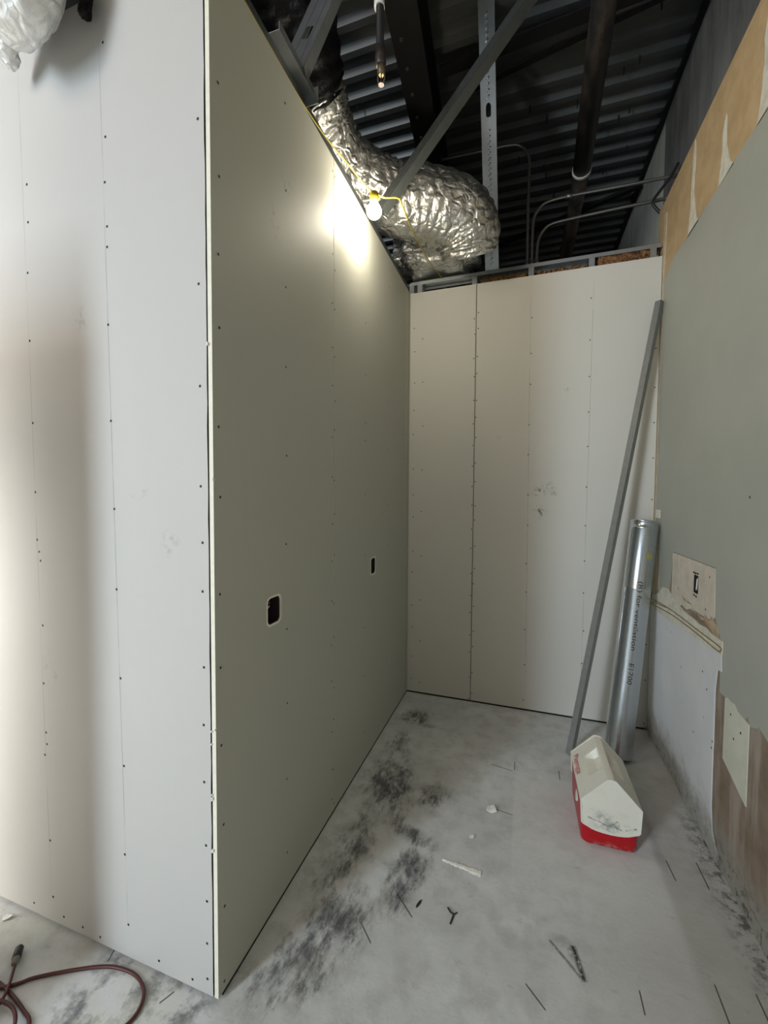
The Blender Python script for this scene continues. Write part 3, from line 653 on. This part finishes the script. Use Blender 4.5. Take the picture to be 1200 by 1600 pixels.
# ---------------------------------------------------------------- insulated duct in the corner
DU = empty('insulated_duct', 'silver foil wrapped flexible duct curving over the left partition', 'duct')
def crumple(p, s1, a1, s2, a2):
    return noise.noise(p*s1)*a1 + (abs(noise.noise(p*s2))-.25)*a2
path = spline([(-1.048, 1.93, 3.455), (-1.04, 2.05, 3.395), (-.985, 2.2, 3.31), (-.82, 2.38, 3.245), (-.62, 2.50, 3.225), (-.445, 2.60, 3.20), (-.375, 2.69, 3.13), (-.37, 2.76, 3.04)], 24)
rads = []
for i in range(len(path)):
    t = i/(len(path)-1); rads.append(.165 + .035*min(1, max(0, (t-.25)/.35)) - .03*max(0, (t-.85)/.15))
def duct_fn(i, a, rr):
    p = path[i]; q = Vector((math.cos(a)*1.3, math.sin(a)*1.3, i*.10))
    fold = math.sin(i*.95 + 3*math.sin(a*2+i*.03) + noise.noise(Vector((a*1.5, i*.05, 2)))*5)
    return rr + .0030*fold + noise.noise(q*2.2)*.010 + (abs(noise.noise(Vector((math.cos(a)*6, math.sin(a)*6, i*.05))))-.2)*.010
obj('foil_sleeve', tube(path, rads, 96, fn=duct_fn), M['foil'], DU, smooth=True)
pb = spline([(-1.16, 1.15, 3.84), (-1.05, 1.40, 3.76), (-1.025, 1.65, 3.63), (-1.04, 1.86, 3.49), (-1.045, 1.95, 3.445)], 20)
def blk_fn(i, a, rr): return rr + .006*math.sin(i*1.1) + noise.noise(Vector((math.cos(a)*3, math.sin(a)*3, i*.12)))*.018
obj('black_sleeve', tube(pb, [.192]*(len(pb)-24)+[.192-.0020*j for j in range(24)], 64, fn=blk_fn), M['black_sleeve'], DU, label='black plastic inner sleeve')
# crumpled cuff where foil meets black sleeve
dd = (path[3]-path[0]).normalized(); cp = [path[0]+dd*t for t in (-.025, 0, .03, .06)]
def cuff_fn(i, a, rr): return rr + noise.noise(Vector((math.cos(a)*5, math.sin(a)*5, i*.9)))*.02
obj('foil_cuff', tube(spline(cp, 4), .176, 72, fn=cuff_fn), M['foil'], DU, smooth=True)
# boot sitting on the framing of the back partition
bm = bmesh.new(); bmesh.ops.create_cube(bm, size=1.0); bmesh.ops.bevel(bm, geom=bm.edges[:], offset=.16, segments=3, affect='EDGES')
bmesh.ops.triangulate(bm, faces=bm.faces[:]); bmesh.ops.subdivide_edges(bm, edges=bm.edges[:], cuts=9, use_grid_fill=True)
lo, hi = Vector((-.90, 2.74, 3.075)), Vector((-.335, 3.20, 3.30))
for v in bm.verts:
    v.co = Vector([lo[i]+(v.co[i]+.5)*(hi[i]-lo[i]) for i in range(3)])
    n_ = Vector(noise.noise_vector(v.co*9)); v.co += n_*.022 + Vector(noise.noise_vector(v.co*28))*.010
    if v.co.z < 3.066: v.co.z = 3.066
obj('foil_boot', bm, M['foil'], DU, smooth=True)

# hanging end of another insulated duct, upper left
HD = empty('hanging_duct_end', 'crumpled foil bag end of a duct hanging at upper left by the white wall', 'duct')
bm = bmesh.new(); bmesh.ops.create_icosphere(bm, subdivisions=6, radius=1.0)
cen = Vector((-1.372, .81, 3.025))
for v in bm.verts:
    n_ = v.co.copy()
    e_ = 3.2; q_ = (abs(n_.x)**e_ + abs(n_.y)**e_ + abs(n_.z)**e_)**(-1/e_)
    p = Vector((n_.x*q_*.155, n_.y*q_*.095, n_.z*q_*(.262 if n_.z < 0 else .50)))
    if n_.z < 0 and n_.x < -.2: p.z += .10*(-n_.x-.2)*(-n_.z)
    p.x += -.20*max(0, p.z+.05)
    v.co = cen + p
    v.co += n_*(crumple(v.co, 8, .014, 26, .010))
obj('foil_bag', bm, M['foil_soft'], HD, smooth=True)
bm = tube(spline([(-1.47, .85, 2.87), (-1.495, .875, 2.84), (-1.515, .895, 2.815), (-1.528, .90, 2.798)], 10), [.045-.0011*i for i in range(31)], 28, fn=lambda i, a, rr: rr*(1+.30*noise.noise(Vector((math.cos(a)*3, math.sin(a)*3, i*.25)))))
obj('pinched_corner', bm, M['foil_soft'], HD, smooth=True)
sl = tube(spline([(-1.235, .925, 2.88), (-1.230, .925, 2.95), (-1.225, .925, 3.1), (-1.24, .92, 3.4)], 10), .016, 32, fn=lambda i, a, rr: rr+noise.noise(Vector((math.cos(a)*3, math.sin(a)*3, i*.3)))*.006)
obj('black_sleeve', sl, M['black_sleeve'], HD, smooth=True, label='black inner sleeve')

# ---------------------------------------------------------------- work light string
LT = empty('work_light', 'glowing bare bulb on a yellow cord at the top of the left partition', 'work light', tuple(BULB))
bm = bmesh.new(); bmesh.ops.create_uvsphere(bm, u_segments=32, v_segments=20, radius=.036)
for v in bm.verts:
    if v.co.z > 0: v.co.x *= 1-.35*v.co.z/.036; v.co.y *= 1-.35*v.co.z/.036; v.co.z *= 1.25
obj('bulb', bm, M['bulb'], LT, smooth=True)
obj('socket', tube([(0, 0, .040), (0, 0, .05), (0, 0, .082), (0, 0, .092)], [.016, .021, .021, .010], 20), M['yellow'], LT)
bl_ = BULB
cordp = [Vector(p)-bl_ for p in [(-.828, 1.02, 2.979), (-.828, 1.25, 2.978), (-.827, 1.45, 2.979), (-.815, 1.62, 2.984), (-.785, 1.78, 2.985), (-.745, 1.91, 2.965), (-.715, 1.947, 2.955)]]
obj('cord', tube(spline(cordp, 10), .0030, 10), M['yellow'], LT)
cordq = [Vector(p)-bl_ for p in [(-.715, 1.947, 2.952), (-.67, 1.965, 2.930), (-.635, 1.98, 2.932), (-.608, 1.99, 2.93), (-.600, 2.03, 2.928), (-.612, 2.3, 2.95), (-.606, 2.65, 2.985), (-.595, 3.02, 3.055), (-.593, 3.08, 3.0645)]]
obj('cord', tube(spline(cordq, 10), .0034, 10), M['yellow'], LT)
# ---------------------------------------------------------------- leaning things in the corner
t0, t1 = Vector((.536, 2.655, .003)), Vector((.689, 2.89, 1.335))
ax = (t1-t0).normalized()
# round duct: local frame, z along the pipe
TU = empty('round_duct', 'shiny galvanized round duct pipe leaning in the corner behind the cooler', 'duct pipe', tuple(t0+ax*0.0))
TU.rotation_mode = 'QUATERNION'; TU.rotation_quaternion = ax.to_track_quat('Z', 'Y')
LN = (t1-t0).length; RD = .0725
t0z = RD*math.sin(math.acos(ax.z)); TU.location = t0 + Vector((0, 0, t0z))
bm = bmesh.new()
zs = [0, .01, .012, .95, .952, .956, .960, LN-.055, LN-.052, LN-.048, LN-.044, LN-.040, LN-.012, LN-.010, LN-.006, LN-.002, LN]
rs = [RD, RD, RD, RD, RD+.0012, RD+.0012, RD, RD, RD+.003, RD+.004, RD+.003, RD-.001, RD-.001, RD+.002, RD+.003, RD+.001, RD-.001]
add_tube(bm, [(0, 0, z_) for z_ in zs], rs, 64, cap=False)
zs2 = [LN, 0]; rg = add_tube(bm, [(0, 0, z_) for z_ in zs2], RD-.0025, 64, cap=False)
obj('pipe_body', bm, M['duct_metal'], TU)
# longitudinal seam and its crimp
cam_dir = (Vector((0, 0, 1.5))-(t0+t1)/2); q_ = TU.rotation_quaternion.to_matrix().inverted() @ cam_dir; base_a = math.atan2(q_.y, q_.x)
def on_pipe(a, z_, rr=RD+.0006): return Vector((math.cos(base_a+a)*rr, math.sin(base_a+a)*rr, z_))
obj('seam', tube([on_pipe(-.95, z_, RD) for z_ in (0.02, LN-.06)], .0022, 6), M['duct_metal'], TU)
# yellow label near the top
bm = bmesh.new(); rows = [[bm.verts.new(on_pipe(a, z_, RD+.0009)) for a in (.42, .55, .68, .82)] for z_ in (LN-.225, LN-.195)]
for j in range(3): bm.faces.new((rows[0][j], rows[0][j+1], rows[1][j+1], rows[1][j]))
obj('label_tape', bm, M['tape'], TU)
def text_mesh(body, size):
    cu = bpy.data.curves.new('t', 'FONT'); cu.body = body; cu.size = size; cu.extrude = 0; cu.align_x = 'LEFT'; cu.align_y = 'CENTER'; cu.resolution_u = 3
    o = bpy.data.objects.new('t', cu); C.objects.link(o); bpy.context.view_layer.update()
    me = bpy.data.meshes.new_from_object(o.evaluated_get(bpy.context.evaluated_depsgraph_get())); bpy.data.objects.remove(o); bpy.data.curves.remove(cu)
    return me
for body, z_s, ln_ in (('(R) for ventilation', .36, .40), ('E1700', .83, .12)):
    me = text_mesh(body, .034)
    bm = bmesh.new(); bm.from_mesh(me); bpy.data.meshes.remove(me)
    bmesh.ops.triangulate(bm, faces=bm.faces[:])
    xs = max(v.co.x for v in bm.verts)
    for v in bm.verts:
        s_, t_ = v.co.x, v.co.y
        v.co = on_pipe(.22 + t_/RD, LN-z_s - s_*(ln_/xs), RD+.0008)
    obj('printed_lettering', bm, M['black_ink'], TU)

# long galvanized channel leaning against the corner
p0, p1 = Vector((.268, 2.585, .004)), Vector((.742, 2.972, 2.685))
LC = empty('steel_channel', 'long dull galvanized channel leaning from floor to the right back corner', 'steel channel')
obj('channel_body', c_stud(p0, p1, .036, .030, (-.75, -.8, .15), lip=.006), M['zinc'], LC)
obj('nested_channel', c_stud(p0+Vector((.020, .030, .02)), p1+Vector((.006, .014, -.03)), .030, .012, (-.75, -.8, .15), lip=.005), M['zinc'], LC)

# ---------------------------------------------------------------- cooler (red tub, white tent lid)
CO = empty('cooler', 'small red cooler with a scuffed white peaked lid on the floor', 'cooler', (.3685, 2.105, 0), .015)
def rr_ring(bm, hx, hy, r_, z_, n=6):
    return [bm.verts.new((a, b_, z_)) for a, b_ in rrect(0, 0, 2*hx, 2*hy, r_, n)]
bm = bmesh.new(); rings = []
for (hx, hy, r_, z_) in ((.101, .158, .030, .0), (.108, .166, .032, .006), (.110, .168, .032, .018), (.116, .170, .030, .190), (.116, .170, .030, .196), (.108, .162, .024, .196)):
    rings.append(rr_ring(bm, hx, hy, r_, z_))
for a, b_ in zip(rings, rings[1:]):
    for i in range(len(a)): bm.faces.new((a[i], a[(i+1) % len(a)], b_[(i+1) % len(a)], b_[i]))
bm.faces.new(rings[0][::-1]); bm.faces.new(rings[-1])
tub = obj('tub', bm, M['cooler_red'], CO, smooth=True)
# side button panel on the left flank
bm = bmesh.new(); add_tube(bm, [(-.1075, -.045, .125), (-.1165, -.045, .126)], .024, 28); obj('lid_button', bm, M['cooler_white'], CO, smooth=False, label='round white lid button')
# lid: tent with finger recesses either side of the handle ridge
EV, PK, RW = (.1185, .196), .302, .014
NS, NY = 56, 60
def lid_pt(s, y):
    """s -1..1 across from left eave to right eave"""
    sg = -1 if s < 0 else 1; a = abs(s)
    if a < .12: x_ = a/.12*RW; z_ = PK - .0015*(a/.12)**2
    else: t = (a-.12)/.88; x_ = RW+(EV[0]-RW)*t; z_ = PK-.0015+(EV[1]-PK+.0015)*t
    dl = 0
    if .14 < a < .60 and -.075 < y < .075:
        ta = (a-.14)/.46; ty = (y+.075)/.15
        e1 = min(1, ta/.10); e2 = min(1, (1-ta)/.55); e3 = min(1, ty/.12, (1-ty)/.12)
        dl = .034*e1*e2*e3
    nx, nz = sg*.69, .72
    return Vector((sg*x_-nx*dl*.55, y, z_-nz*dl))
bm = bmesh.new(); HY = .172
grid = [[bm.verts.new(lid_pt(-1+2*i/NS, -HY+2*HY*j/NY)) for i in range(NS+1)] for j in range(NY+1)]
for j in range(NY):
    for i in range(NS): 
        f_ = bm.faces.new((grid[j][i], grid[j][i+1], grid[j+1][i+1], grid[j+1][i]))
# short skirts along the eaves
for i_ in (0, NS):
    sgn = -1 if i_ == 0 else 1; prev = None
    for j in range(NY+1):
        v = bm.verts.new(grid[j][i_].co + Vector((-sgn*.001, 0, -.012)))
        if prev: bm.faces.new((grid[j-1][i_], grid[j][i_], v, prev))
        prev = v
bmesh.ops.recalc_face_normals(bm, faces=bm.faces[:])
obj('lid', bm, M['cooler_white'], CO)
# end plates with raised rims
def end_outline(sc=1.0):
    pts = [(-.1185, .198), (-RW-.004, PK+.001), (-RW+.008, PK+.004), (RW-.008, PK+.004), (RW+.004, PK+.001), (.1185, .198), (.1135, .100), (.106, .092)]
    pts += [(.09*math.cos(t)*1.0, .0905-.022*math.sin(t)) for t in [PI*i/10 for i in range(1, 10)]]
    pts += [(-.106, .092), (-.1135, .100)]
    cz = .17
    return [(x_*sc, cz+(z_-cz)*sc) for x_, z_ in pts]
for s_ in (-1, 1):
    yo = s_*.174
    bm = poly_slab(end_outline(), [], lambda a, b: Vector((a, yo, b)), (0, s_, 0), .006)
    ep = obj('end_plate', bm, M['cooler_white'], CO)
    bm = poly_slab(end_outline(), [end_outline(.955)], lambda a, b: Vector((a, yo+s_*.0022, b)), (0, s_, 0), .0025)
    obj('rim', bm, M['white_plastic'], ep)
    rgp = [(.004+.019*math.cos(a), yo+s_*.001, .098+.019*math.sin(a)) for a in [2*PI*i/28 for i in range(29)]]
    obj('pivot_ring', tube(rgp, .0016, 6, cap=False, up=Vector((0, 1, 0))), M['cooler_white'], ep)
me = text_mesh('Playmate', .038)
bm = bmesh.new(); bm.from_mesh(me); bpy.data.meshes.remove(me); bmesh.ops.triangulate(bm, faces=bm.faces[:])
xs = max(v.co.x for v in bm.verts)
slope = Vector((EV[0]-RW, 0, EV[1]-PK+.0015)); L_ = slope.length; up_ = Vector((slope.x/L_, 0, -slope.z/L_))  # toward the ridge on the left slope
nrm = Vector((-up_.z, 0, up_.x))
for v in bm.verts:
    s_, t_ = v.co.x, v.co.y
    v.co = Vector((-.1185, .125 - s_*(.145/xs), EV[1]-.0015)) + up_*(.026+t_*1.05) + nrm*.0026
R_ = max((v.co.y for v in bm.verts)); 
for z_ in (0,):
    for (ya, yb) in ((.03, -.005),):
        pts = [Vector((-.1185, y_, EV[1]-.0015)) + up_*u_ + nrm*.0026 for (y_, u_) in ((ya, .008), (yb, .008), (yb, .0105), (ya, .0105))]
        bm.faces.new([bm.verts.new(p) for p in pts])
obj('lettering', bm, M['red_ink'], CO)

# ---------------------------------------------------------------- floor bits
def cord_obj(name, pts, rad, mat, parent, n=10): return obj(name, tube(spline(pts, n), rad, 10), mat, parent)
CD = empty('extension_cord', 'dusty red extension cord looping on the floor at lower left', 'cord')
P1 = [(-1.75, .60), (-1.464, .775), (-1.404, .822), (-1.33, .866), (-1.251, .906), (-1.19, .926), (-1.118, .930), (-1.063, .912), (-1.036, .885), (-1.027, .853), (-1.035, .82), (-1.07, .76), (-1.2, .70)]
cord_obj('cord', [(a, b_, .006) for a, b_ in P1], .0050, M['redcord'], CD)
cord_obj('cord', [(-1.490, .822, .012), (-1.472, .806, .013), (-1.452, .788, .014), (-1.43, .765, .016), (-1.42, .74, .010), (-1.43, .70, .006), (-1.5, .62, .006)], .0046, M['redcord'], CD)
P3 = [(-1.6, .775), (-1.50, .78), (-1.44, .775), (-1.39, .768), (-1.34, .758), (-1.295, .745), (-1.25, .70), (-1.23, .62)]
cord_obj('cord', [(a, b_, .0055) for a, b_ in P3], .0050, M['redcord'], CD)
P4 = [(-1.55, .715), (-1.47, .735), (-1.41, .748), (-1.36, .745), (-1.315, .72), (-1.28, .67), (-1.27, .6)]
cord_obj('cord', [(a, b_, .016) for a, b_ in P4], .0050, M['redcord'], CD)
PL = Vector((-1.497, .826, .013)); dv = (Vector((-1.535, .862, .013))-PL).normalized()
bm = tube([PL-dv*.004, PL, PL+dv*.012, PL+dv*.018], [.006, .009, .011, .011], 12); obj('strain_sleeve', bm, M['grey_plug'], CD)
bm = tube([PL+dv*.016, PL+dv*.020, PL+dv*.050, PL+dv*.054], [.0115, .0130, .0125, .010], 8); obj('connector_plug', bm, M['plug'], CD)

def chip(name, label, cat, loc, size, mat, seed, flat=.35, rz=0, pts=8, group=None):
    R_ = random.Random(seed); bm = bmesh.new(); outer = []
    for i in range(pts):
        a = 2*PI*i/pts; q = R_.uniform(.55, 1.0); outer.append((math.cos(a)*size[0]*q, math.sin(a)*size[1]*q))
    bm = poly_slab(outer, [], lambda a, b: Vector((a, b, size[2])), (0, 0, 1), size[2])
    for v in bm.verts: v.co.z += (v.co.x*flat if v.co.x > 0 else 0)
    o = obj(name, bm, mat, None, label=label, category=cat)
    if group: o['group'] = group
    o.location = loc; o.rotation_euler = (0, 0, rz); return o
chip('drywall_scrap', 'torn white scrap of drywall paper in the middle of the floor', 'scrap', (-.12, 2.0, .0005), (.028, .034, .004), M['rough_concrete'], 3, .5, .3)
chip('drywall_scrap', 'tiny white crumb of drywall nearer than the torn white scrap', 'scrap', (-.19, 1.81, .0005), (.012, .010, .004), M['rough_concrete'], 5, .3)
chip('drywall_scrap', 'white chip on the floor at the far left below the white wall', 'scrap', (-1.70, .92, .0005), (.022, .014, .004), M['rough_concrete'], 8, .2)
chip('black_fleck', 'pointed black fleck on the floor beside the adhesive smears', 'debris', (-.338, 1.443, .0005), (.007, .022, .003), M['plug'], 4, .2, -.35)
bm = tube(spline([(-.235, 1.46, .003), (-.222, 1.445, .004), (-.212, 1.44, .003), (-.217, 1.405, .003)], 5), .003, 6)
add_tube(bm, spline([(-.212, 1.44, .004), (-.200, 1.452, .003)], 4), .0022, 6)
obj('bent_wire_scrap', bm, M['plug'], None, label='small bent black wire scrap on the near floor', category='debris')
# dried plaster strip
bm = bmesh.new(); R_ = random.Random(21); a0, a1 = Vector((-.292, 1.655, 0)), Vector((-.135, 1.640, 0)); n_ = 26
rg = []
for i in range(n_+1):
    t = i/n_; c = a0.lerp(a1, t); wv = .006+.010*t+R_.uniform(-.003, .003); h = .0035+R_.uniform(-.001, .0015)
    rg.append([bm.verts.new(c+Vector((0, wv, .0004))), bm.verts.new(c+Vector((0, wv*.5, h))), bm.verts.new(c+Vector((0, -wv*.4, h*.9))), bm.verts.new(c+Vector((0, -wv, .0004)))])
for a, b_ in zip(rg, rg[1:]):
    for j in range(3): bm.faces.new((a[j], a[j+1], b_[j+1], b_[j]))
bm.faces.new(rg[0]); bm.faces.new(rg[-1][::-1])
for i in range(n_): bm.faces.new((rg[i][3], rg[i][0], rg[i+1][0], rg[i+1][3]))
bmesh.ops.recalc_face_normals(bm, faces=bm.faces[:])
obj('plaster_strip', bm, M['rough_concrete'], None, label='long dried white plaster strip stuck to the floor', category='plaster')

# added light blocker left of the camera, outside the frame, shaping the far-left shadow
WP = empty('light_blocker', 'added unseen light blocker standing left of the camera before the white wall', kind='structure')
obj('blocker_board', box((-2.62, .26, .001), (-1.53, .36, 2.15), .003), M['dw_back'], WP)
